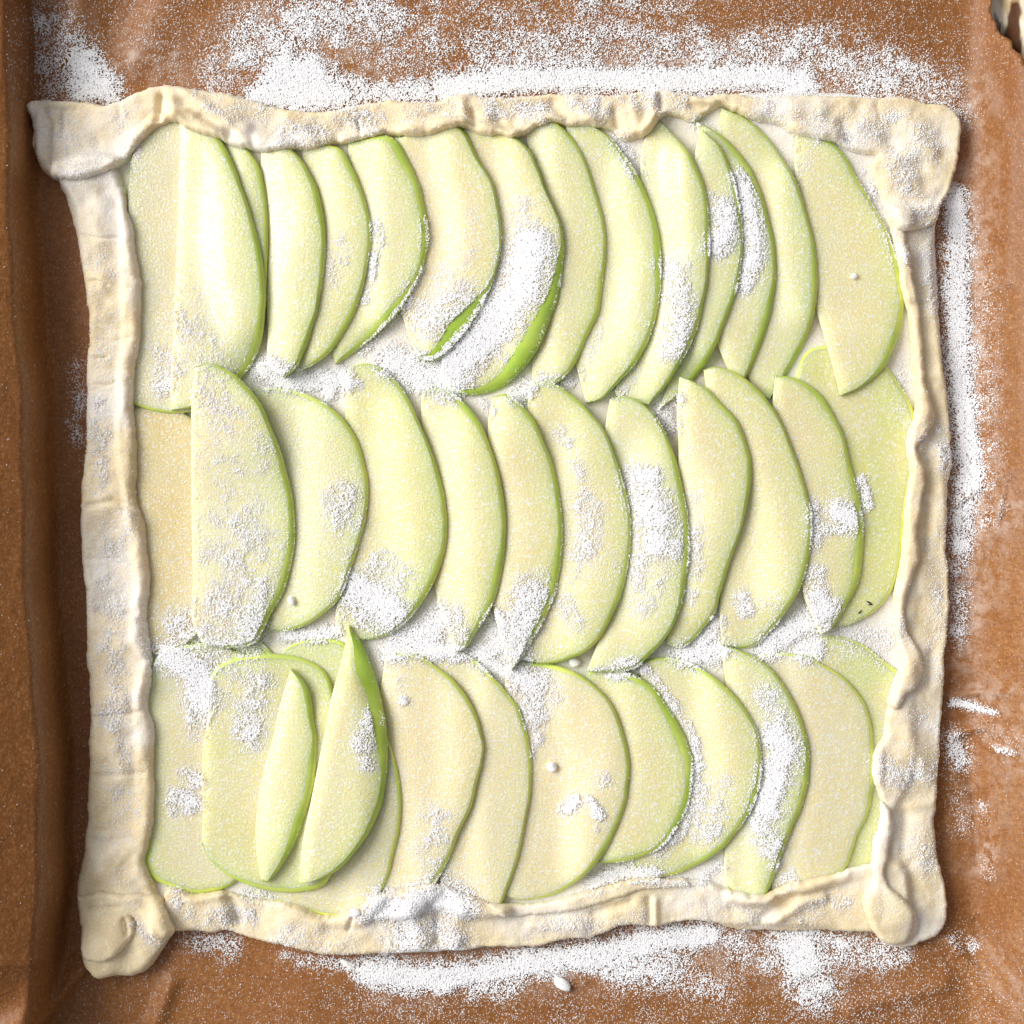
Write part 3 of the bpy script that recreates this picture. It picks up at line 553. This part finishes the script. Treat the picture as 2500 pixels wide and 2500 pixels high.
piece('folded_edge', TOP_OUT+TOP_IN, 24, 12, r=8, lump=12, zc=62, feats=[([(392, 235), (386, 292)], 9, -17), ([(420, 240), (425, 285)], 18, 14), ([(455, 225), (520, 275), (600, 312)], 15, 13), ([(490, 285), (560, 325)], 10, -11), ([(110, 262), (125, 300), (122, 400)], 6, -13), ([(150, 270), (150, 330)], 6, -8), ([(96, 270), (98, 380)], 8, 9),
    ([(120, 262), (180, 265)], 6, -6), ([(700, 290), (760, 330)], 18, 9), ([(870, 290), (880, 330)], 5, -10), ([(1126, 235), (1135, 300)], 14, 12), ([(1150, 270), (1160, 315)], 9, -14), ([(1215, 295), (1235, 320)], 16, -11), ([(1350, 250), (1380, 290)], 14, -9), ([(1400, 240), (1440, 290)], 16, 9),
    ([(1500, 270), (1508, 310)], 12, -17), ([(1548, 265), (1560, 325)], 20, 15), ([(1596, 225), (1590, 300)], 12, 9), ([(1612, 225), (1615, 270)], 7, -10), ([(1700, 238), (1763, 250), (1850, 280)], 8, 9), ([(1690, 255), (1740, 262)], 9, -9), ([(1930, 260), (2000, 270)], 24, 10),
    ([(2060, 300), (2075, 335)], 15, -14), ([(2110, 290), (2150, 300)], 24, 9), ([(2175, 340), (2190, 355)], 14, -10), ([(2230, 300), (2260, 370)], 28, 10), ([(2200, 420), (2250, 400)], 20, -8), ([(2170, 400), (2200, 470)], 30, 4)], label='top edge, its left end lapping over the left edge')

# ------------------------------------------------------------------ sugar
CD = 4.0; ND = 640; dg = -20+np.arange(ND)*CD+2; DX, DY = np.meshgrid(dg, dg)
def strokes(lst):
    D = np.zeros((ND, ND))
    for pts, r, dn in lst:
        p = np.array(pts, float); R = r*2.3
        i0, i1 = [int(np.clip((v+20)/CD, 0, ND)) for v in (p[:, 0].min()-R, p[:, 0].max()+R)]
        j0, j1 = [int(np.clip((v+20)/CD, 0, ND)) for v in (p[:, 1].min()-R, p[:, 1].max()+R)]
        if i1 <= i0 or j1 <= j0: continue
        sl = (slice(j0, j1), slice(i0, i1))
        if len(p) == 1: d = np.hypot(DX[sl]-p[0, 0], DY[sl]-p[0, 1])
        else: d = seg_dist(DX[sl], DY[sl], p)[0]
        D[sl] = np.maximum(D[sl], dn*np.clip(1.3*(1-d/R), 0, 1))
    return D
PAPER_SUGAR = [([(640,235),(700,225),(820,232)],36,1),([(690,195),(760,190)],50,1),([(830,215),(950,225),(1060,222)],26,.85),([(1080,215),(1250,195),(1400,190),(1550,195),(1700,195),(1850,185),(1960,205)],30,1),([(1300,170),(1450,165)],36,.75),
  ([(620,110),(700,150)],75,.62),([(740,50),(880,40),(950,60)],60,.66),([(900,120),(1040,110)],55,.5),([(1180,110),(1400,110),(1700,110)],45,.6),([(1440,10),(1620,20)],50,.5),([(1050,10),(1300,30)],60,.35),([(1700,150),(1950,120),(2080,150),(2280,215)],45,.66),([(2010,100),(2090,120)],40,.55),([(2000,190),(2250,225),(2340,280)],28,.6),([(530,150),(560,215)],40,.5),
  ([(200,160),(250,215)],34,1),([(190,210),(270,230)],26,.9),([(130,60),(190,150)],45,.5),([(120,150),(150,230)],40,.4),([(140,20),(150,60)],30,.3),
  ([(400,60),(600,60)],120,.16),([(1200,60),(2100,30)],110,.17),([(2100,60),(2300,120)],60,.14),([(350,150),(500,180)],50,.13),
  ([(2330,490),(2340,560),(2335,700),(2340,850),(2350,1000),(2365,1100),(2368,1180)],27,1),([(2350,560),(2390,700),(2390,1000),(2400,1150)],24,.35),([(2360,1200),(2345,1300),(2340,1340)],22,.85),([(2340,1340),(2345,1450),(2340,1560)],18,.6),([(2390,1290),(2420,1230)],14,.4),([(2325,1715),(2360,1720),(2415,1735)],8,1),([(2330,1810),(2345,1860)],22,.7),([(2415,1820),(2450,1828)],5,.9),([(2400,1770),(2460,1810)],18,.2),([(2330,1900),(2350,2020)],18,.3),
  ([(900,2365),(1000,2385),(1100,2385),(1200,2372),(1300,2352),(1450,2335),(1550,2305),(1650,2290),(1735,2285)],28,1),([(1160,2400),(1240,2395)],32,.75),([(1530,2360),(1620,2350)],45,.8),([(1490,2340),(1600,2300)],30,.95),([(1950,2320),(1960,2350)],48,1),([(1975,2390),(2000,2420)],40,.75),([(1780,2310),(1880,2330)],34,.6),([(2020,2320),(2160,2330)],34,.6),([(1690,2400),(1760,2400)],40,.45),([(2160,2300),(2200,2330)],24,.5),
  ([(470,2295),(560,2310)],22,.6),([(540,2340),(560,2330)],15,.4),([(700,2340),(880,2360)],16,.5),([(900,2420),(1100,2440)],70,.2),([(1300,2460),(2200,2460)],90,.16),([(1100,2450),(1300,2440)],60,.15),([(2350,2350),(2420,2440)],70,.12),([(2330,2290),(2370,2310)],16,.5),([(400,2400),(700,2480)],80,.06),
  ([(190,900),(195,1000)],14,.35),([(175,1020),(190,1080)],12,.4),([(2395,1960),(2400,2000)],8,.4),([(2400,2090),(2405,2130)],8,.5)]
TOP_SUGAR = [([(395,870),(400,940)],24,.62),([(470,790),(520,810)],50,.4),([(500,730)],50,.3),([(460,900),(520,880)],40,.35),([(830,600),(815,690)],18,.5),([(835,640)],14,.6),([(915,550),(925,600)],12,.7),([(915,620),(905,700),(890,740)],9,.7),([(1034,540),(1038,600)],10,.6),([(1030,660),(990,740),(930,810),(880,860)],10,.75),([(1010,680),(960,790)],18,.5),
  ([(1100,690),(1060,750)],36,.62),([(1050,780),(1110,740)],44,.82),([(1130,570),(1135,640)],26,.35),([(1150,530)],20,.4),([(1270,520),(1300,570)],34,.65),([(1290,600),(1275,700),(1215,780),(1150,850),(1090,915)],46,1),([(1330,610),(1340,680)],20,.7),([(1230,880),(1300,800)],20,.4),
  ([(1640,660),(1660,760),(1640,850)],28,.88),([(1600,800),(1640,860)],20,.5),([(1765,510),(1770,560),(1745,610)],24,.95),([(1800,440),(1835,540),(1840,620),(1820,700)],20,.92),([(1735,480)],8,.7),([(1475,790),(1420,920)],10,.4),
  ([(640,900),(700,930),(840,925)],26,1),([(650,940),(660,900)],16,.9),([(800,960),(830,910)],18,1),([(960,880),(1040,920)],32,1),([(1060,900),(1020,870)],20,.9),([(1100,950)],16,.6),([(1180,985),(1200,1000)],13,.8),([(1260,965),(1290,945)],18,.95),([(1320,925),(1390,930)],14,.75),([(1500,960),(1540,940)],14,.5),([(1540,900),(1545,940)],14,.5),([(1620,1000),(1640,1040)],17,.95),([(1655,980)],14,.8),
  ([(520,960),(560,1060),(570,1250)],62,.42),([(600,1030),(650,1130)],28,.4),([(590,1300),(570,1420)],80,.52),([(560,1480),(520,1560)],60,.70),([(600,1500),(610,1570)],34,.85),([(640,1430),(600,1540)],20,.7),
  ([(440,1520),(460,1550)],30,.85),([(835,1220),(840,1260)],36,.72),([(810,1290),(850,1330)],36,.45),([(930,1380),(960,1430)],42,.6),([(880,1450),(950,1490)],44,.95),([(890,1520),(960,1530)],22,.8),([(1000,1440)],30,.4),
  ([(690,1556),(760,1552),(822,1540)],14,1),([(960,1590),(1040,1560),(1080,1510)],28,1),([(990,1590),(1120,1590)],18,1),([(1110,1500),(1120,1560)],24,.75),([(1300,1450),(1270,1540),(1255,1590)],36,.9),([(1180,1600),(1220,1570),(1210,1520)],26,1),([(1180,1625),(1240,1640)],16,1),
  ([(1370,1060),(1380,1075)],18,.6),([(1400,1130),(1420,1180)],18,.5),([(1430,1220),(1430,1330)],30,.62),([(1400,1300),(1410,1400)],20,.55),([(1480,1380)],30,.35),([(1380,1470),(1400,1520)],20,.5),
  ([(1570,1180),(1600,1270),(1600,1330)],38,.92),([(1560,1230),(1560,1430)],18,.75),([(1620,1400),(1570,1470)],30,.5),([(1630,1300),(1640,1350)],20,.7),([(1690,1210),(1700,1290),(1695,1400)],18,.62),([(1680,1100)],10,.5),([(1670,1480),(1690,1450)],18,.5),
  ([(1810,1460),(1820,1490)],17,.7),([(1870,1470),(1890,1460)],18,.45),([(1980,1240),(1990,1330)],15,.8),([(2040,1250),(2075,1270)],24,1),([(2010,1290),(2060,1290)],14,.85),([(1990,1400),(1985,1470)],18,.75),([(2010,1490),(1940,1540),(1880,1580)],28,1),([(1960,1590),(1990,1580)],22,1),([(2000,1450),(2010,1520)],20,.9),([(2105,1175),(2122,1230)],11,.85),([(2115,1235)],8,.6),
  ([(420,1600),(480,1640),(490,1700)],36,1),([(450,1575),(600,1560),(640,1560)],16,.8),([(500,1720),(480,1770)],26,.7),([(530,1640),(600,1650)],24,.5),([(640,1680),(600,1740),(620,1790)],34,.62),([(560,1720),(660,1740)],34,.45),([(455,1890),(475,1910)],17,.75),([(430,1950),(470,1960)],20,.85),([(425,1980)],14,.6),
  ([(905,1760),(885,1810)],22,.7),([(895,1860)],16,.7),([(985,1712)],10,1),([(970,1660),(975,1690)],14,.4),([(1080,1990),(1060,2040)],28,.6),([(1045,1990),(1030,2070)],24,.4),([(1040,2110),(1080,2110)],20,.4),([(1060,2150),(980,2190)],24,.6),
  ([(930,2210),(990,2215),(1080,2185),(1130,2200)],34,1),([(990,2250),(1010,2300)],44,.85),([(1080,2260),(1100,2300)],34,.75),([(870,2225),(900,2240)],14,.8),
  ([(1260,1640),(1300,1680),(1310,1750)],28,.85),([(1330,1660),(1350,1700)],24,.5),([(1315,1800)],14,.7),([(1385,1975),(1405,1955)],14,1),([(1440,1950),(1460,1985)],11,1),([(1470,1900)],17,.6),([(1455,2020)],6,.7),([(1300,1850),(1305,1800)],8,.5),
  ([(1440,1640),(1540,1612),(1590,1645),(1645,1715),(1694,1800),(1708,1850)],10,.72),([(1706,1880),(1698,1960),(1658,2030),(1606,2085)],14,.75),([(1720,1900),(1700,2000)],16,.6),([(1760,1910),(1750,2010),(1710,2050)],22,.5),([(1490,1650),(1560,1640)],9,.9),
  ([(1870,1700),(1900,1760)],26,.7),([(1890,1790),(1910,1830),(1890,1900),(1870,1970)],33,1),([(1850,2000),(1880,2060)],26,.9),([(1880,2080),(1890,2110)],16,.7),
  ([(1670,1600),(1740,1600),(1760,1590)],24,1),([(1720,1570),(1750,1520)],16,.9),([(1640,1590)],14,.7),([(1600,1600)],10,.6),([(1560,1990)],1,.1),([(1450,2160),(1520,2130),(1600,2140)],18,1),([(1610,2150),(1720,2150),(1760,2120)],16,.7),([(1900,2160),(1930,2140)],14,.7),([(590,2185),(660,2195)],12,.7),([(410,2160),(460,2175)],10,.5),
  ([(2060,1560),(2150,1570),(2180,1540)],34,.5),([(2130,1590),(2190,1620)],18,.5),([(1930,300),(1950,420),(2000,330)],20,.35),([(2110,420),(2150,520),(2200,640)],15,.5),([(2200,850),(2220,960)],16,.5),([(1510,340),(1550,420)],18,.6),([(1700,300),(1740,310)],14,.5),
  ([(850,280),(900,300)],30,.62),([(700,330),(780,330)],24,.6),([(560,260),(640,280)],26,.35),([(140,300),(200,400)],40,.35),([(300,280),(330,380)],24,.3),([(480,240),(560,300)],16,.4),([(1000,290),(1120,260)],24,.5),([(1200,260),(1320,280)],26,.6),([(1400,260),(1500,250)],26,.55),([(1560,240),(1660,250)],22,.5),([(1850,260),(2000,300)],26,.4),([(2080,320),(2180,300),(2260,360)],34,.42),([(2200,400),(2240,500)],36,.55),([(2260,560),(2280,760)],20,.5),([(2300,1050),(2305,1150)],16,.6),([(2285,1250),(2290,1500),(2280,1650)],18,.42),([(2190,1000),(2260,1080)],14,.3),
  ([(2220,1860),(2270,1880)],34,.5),([(2160,1870),(2200,1890)],28,.6),([(2240,1730),(2270,1760)],20,.4),([(2230,2060),(2260,2100)],28,.4),([(2160,2200)],20,.35),([(1960,2230),(2060,2200)],24,.4),([(1700,2220),(1850,2240)],24,.35),([(1300,2270),(1560,2240)],22,.35),([(520,2230),(600,2240)],24,.6),([(700,2290),(850,2300)],28,.45),([(430,2200),(470,2240)],18,.5),
  ([(240,640),(260,900)],34,.28),([(240,1000),(250,1180)],30,.45),([(290,1270),(270,1420)],34,.5),([(280,1480),(280,1760)],36,.5),([(300,1800),(300,2000)],36,.36),([(300,2150)],30,.3),([(340,2250),(370,2290)],18,.45),([(260,2200),(330,2200)],18,.25)]
Nz = fbm(ND, ND, 7.5, 501, 4, .7)*.75+fbm(ND, ND, 30, 551, 3)*.25
Nz = (Nz-Nz.min())/(Nz.max()-Nz.min())
def scatter(D, base, size, zc, seed, keep, clr):
    r = np.random.default_rng(seed)
    eff = D+(Nz-.5)*2.0*np.minimum(D, np.maximum(1.12-D, .05))
    eff = np.clip(eff, 0, .975)
    eff = np.maximum(eff, base)
    area = 1.55*(size*(.72+.28*np.clip(eff, 0, 1)))**2
    lam = -np.log(1-eff)/area*CD*CD
    n = r.poisson(lam)
    J, I = np.nonzero(n); cnt = n[J, I]
    J = np.repeat(J, cnt); I = np.repeat(I, cnt)
    x = dg[I]+(r.random(len(I))-.5)*CD*1.6; y = dg[J]+(r.random(len(I))-.5)*CD*1.6
    e = eff[J, I]
    p = lift(np.stack([x, y], 1), zc)
    h = bil(H, p[:, 0], p[:, 1])
    ok = keep(x, y, h, p)
    x, y, h, e = p[ok, 0], p[ok, 1], h[ok], e[ok]
    s = size*(.72+.28*e)*(.55+.75*r.random(len(x)))
    z = h+s*.2+np.clip(e-.4, 0, 1)*9*(1-.2*r.random(len(x)))
    return np.stack([x, y, z], 1), s, (1-sstep(.15, .6, e))*clr
ALLD = np.array(TOP_OUT+TOP_IN)
pastry = [lift(TOP_OUT+TOP_IN, 60), lift(RIGHT, 55), lift(BOTTOM, 60), lift(LEFT, 60), lift(BASE, 20)]
PM = np.zeros((N, N), bool)
for q in pastry:
    for j in range(0, N, 270): PM[j:j+270] |= inside(GX[j:j+270], GY[j:j+270], q)
PMf = PM.astype(float)
def on_pastry(p): return bil(PMf, p[:, 0], p[:, 1]) > .5
tearp = np.array(tear+[(2700, 260), (2700, -160)])
def grains(name, P, s, cl, label):
    me = bpy.data.meshes.new(name); W = np.empty_like(P)
    W[:, 0] = (P[:, 0]-1250)*K; W[:, 1] = (1250-P[:, 1])*K; W[:, 2] = P[:, 2]*K
    me.from_pydata(W.tolist(), [], [])
    r = np.random.default_rng(5); n = len(P)
    me.attributes.new('turn', 'FLOAT_VECTOR', 'POINT').data.foreach_set('vector', (r.random((n, 3))*6.283).ravel())
    sc = (s*K)[:, None]*(.75+.5*r.random((n, 3)))
    me.attributes.new('size', 'FLOAT_VECTOR', 'POINT').data.foreach_set('vector', sc.ravel())
    me.attributes.new('clear', 'FLOAT', 'POINT').data.foreach_set('value', cl)
    me.materials.append(M_SUGAR)
    o = bpy.data.objects.new(name, me); C.objects.link(o)
    g = bpy.data.node_groups.new(name+"_crystals", 'GeometryNodeTree')
    g.interface.new_socket("Geometry", in_out='INPUT', socket_type='NodeSocketGeometry')
    g.interface.new_socket("Geometry", in_out='OUTPUT', socket_type='NodeSocketGeometry')
    nn = g.nodes.new; gi = nn('NodeGroupInput'); go = nn('NodeGroupOutput'); cu = nn('GeometryNodeMeshCube'); ip = nn('GeometryNodeInstanceOnPoints'); sm = nn('GeometryNodeSetMaterial')
    sm.inputs['Material'].default_value = M_SUGAR; cu.inputs['Size'].default_value = (1, 1, 1)
    a1 = nn('GeometryNodeInputNamedAttribute'); a1.data_type = 'FLOAT_VECTOR'; a1.inputs['Name'].default_value = 'turn'
    a2 = nn('GeometryNodeInputNamedAttribute'); a2.data_type = 'FLOAT_VECTOR'; a2.inputs['Name'].default_value = 'size'
    er = nn('FunctionNodeEulerToRotation'); l = g.links.new
    l(gi.outputs[0], ip.inputs['Points']); l(cu.outputs[0], sm.inputs[0]); l(sm.outputs[0], ip.inputs['Instance'])
    l(a1.outputs[0], er.inputs[0]); l(er.outputs[0], ip.inputs['Rotation']); l(a2.outputs[0], ip.inputs['Scale']); l(ip.outputs[0], go.inputs[0])
    md = o.modifiers.new("crystals", 'NODES'); md.node_group = g
    
    return tag(o, label, 'sugar', kind='stuff')
DPp = strokes(PAPER_SUGAR); DTp = strokes(TOP_SUGAR)
P1, s1, c1 = scatter(DPp, np.where(DX < 190, .003, np.where((DY < 240), .035, np.where(DX > 2300, .008,   .02))), 2.4, 8, 3, lambda x, y, h, p: ~on_pastry(p) & ~inside(x, y, tearp) & (x > 60), .9)
P2, s2, c2 = scatter(DTp, .018, 2.4, 50, 4, lambda x, y, h, p: on_pastry(p), 1.0)
grains('spilled_sugar', P1, s1, c1, 'white sugar spilled on the brown parchment round the pastry')
grains('sugar_topping', P2, s2, c2, 'white sugar strewn over the apple slices and the pastry edges')

# paper last, when its floured patches are known
fl = np.zeros(len(PV))
FLP = strokes([([(2370,400),(2365,700),(2375,1000),(2375,1400),(2350,1600)],36,.5),([(2360,1280),(2430,1250)],40,.5),([(2400,1700),(2480,1850)],50,.4),([(2390,1900),(2380,2100)],40,.3),([(2450,2300),(2480,2450)],40,.2),([(330,130),(430,170)],50,.25),([(330,140),(310,150)],10,.7),([(405,110),(430,140)],7,.8),([(500,140)],9,.7),
               ([(1300,170),(1900,170),(2330,260)],50,.5),([(640,150),(900,200)],80,.4),([(2400,1800),(2470,1840)],9,.8),([(2405,2050),(2400,2120)],9,.8),([(950,2380),(1700,2330),(2100,2330)],45,.45),([(2380,1700),(2440,1690)],6,.9),([(190,60),(220,160)],40,.2)])
fl = FLP[np.clip(((PV[:, 1]+20)/CD).astype(int), 0, ND-1), np.clip(((PV[:, 0]+20)/CD).astype(int), 0, ND-1)]
paper = mesh('parchment_sheet', PV, PF, M_PAPER, attrs={'flour': fl})
tag(paper, 'brown baking parchment lining the tray, torn at the upper right corner', 'parchment')

# ------------------------------------------------------------------ tray
def tray():
    prof = [(-300, -4), (0, -4), (14, 4), (34, 40), (52, 78), (64, 92), (84, 99), (112, 98), (122, 90), (124, 78), (112, 78), (80, 88), (62, 82), (44, 70), (26, 36), (8, -2), (0, -10), (-300, -10)]
    x0, x1, y0, y1 = 8, 2436, -330, 2830; rc = 60
    pts = []
    for (cx, cy, a0) in ((x1-rc, y1-rc, 0), (x0+rc, y1-rc, 90), (x0+rc, y0+rc, 180), (x1-rc, y0+rc, 270)):
        for k in range(9):
            a = math.radians(a0+k*90/8); pts.append((cx, cy, math.cos(a), math.sin(a)))
    V = []; n = len(pts)
    for off, z in prof:
        for cx, cy, dx, dy in pts:
            r = max(rc+off, .5) if off > -50 else .5
            V.append((cx+dx*r, cy+dy*r, z))
    F = []
    for a in range(len(prof)-1):
        for b in range(n):
            c = (b+1) % n; F.append((a*n+b, (a+1)*n+b, (a+1)*n+c, a*n+c))
    F.append(tuple(range(n))); F.append(tuple(reversed(range((len(prof)-1)*n, len(prof)*n))))
    return V, F
TV, TF = tray()
tag(mesh('baking_tray', TV, [tuple(reversed(f)) for f in TF], M_TRAY), 'pale stained baking tray showing past the torn parchment corner', 'tray')
cv = [(-1400, -1400, -14), (3900, -1400, -14), (3900, 3900, -14), (-1400, 3900, -14)]
tag(mesh('countertop', cv, [(0, 1, 2, 3)], M_COUNTER, smooth=False), 'plain countertop under the baking tray', kind='structure')

# ------------------------------------------------------------------ little things lying about
import bmesh
def lump(name, x, y, rx, ry, label, cat, seed, mat=M_LUMP, zr=.8, ang=0, zc=50):
    x, y = lift([(x, y)], zc)[0]
    bm = bmesh.new(); bmesh.ops.create_icosphere(bm, subdivisions=3, radius=1)
    r = random.Random(seed); cs = [(Vector((r.uniform(-1, 1), r.uniform(-1, 1), r.uniform(-1, 1))).normalized(), r.uniform(.1, .35)) for _ in range(9)]
    V = []
    for v in bm.verts:
        p = v.co.copy(); k = 1+sum(h*max(0, p.dot(c))**3 for c, h in cs)-.25
        V.append(p*(k+r.uniform(-.07, .07)))
    F = [tuple(v.index for v in f.verts) for f in bm.faces]; bm.free()
    h = float(bil(H, x, y)); zz = min(rx, ry)*zr; ca, sa = math.cos(ang), math.sin(ang)
    W = [(x+p.x*rx*ca-p.y*ry*sa, y+p.x*rx*sa+p.y*ry*ca, h+zz*.85+p.z*zz) for p in V]
    e = ((x-1250)*K, (1250-y)*K, h*K)
    return tag(mesh(name, W, [tuple(reversed(f)) for f in F], mat, loc=e), label, cat)
lump('sugar_lump', 714, 1467, 9, 13, 'oval sugar lump at the foot of the slice beside the dusted half moon', 'sugar lump', 1, ang=-.6)
lump('sugar_lump', 1402, 1616, 15, 12, 'round sugar lump in the gap under the long slice with scattered clumps', 'sugar lump', 2)
lump('sugar_lump', 1347, 1871, 13, 10, 'small sugar lump in the middle of the roundest bottom slice', 'sugar lump', 3)
lump('sugar_lump', 2085, 676, 8, 7, 'tiny sugar lump on the broad clean slice of the top row', 'sugar lump', 4)
lump('dough_crumb', 1374, 2403, 25, 12, 'white oblong dough crumb on the parchment below the bottom crust', 'crumb', 5, zr=.7, ang=.55, zc=8)
lump('dough_crumb', 849, 2352, 15, 8, 'jagged white dough crumb touching the sugar under the bottom crust', 'crumb', 6, zr=.6, ang=.7, zc=8)
lump('dough_crumb', 870, 2228, 13, 9, 'pale dough crumb stuck to the inner lip of the bottom crust', 'crumb', 9, zr=.6, ang=.3, zc=80)
lump('dark_fleck', 2123, 1471, 8, 1.8, 'longest of the dark flecks on the yellow green slice', 'fleck', 11, M_FLECK, ang=.45)
lump('dark_fleck', 2127, 1476, 5, 1.6, 'short dark fleck just under the longest one', 'fleck', 12, M_FLECK, ang=-.2)
lump('dark_fleck', 2101, 1494, 6, 1.8, 'dark fleck nearest the foot of the yellow green slice', 'fleck', 13, M_FLECK, ang=-.8)
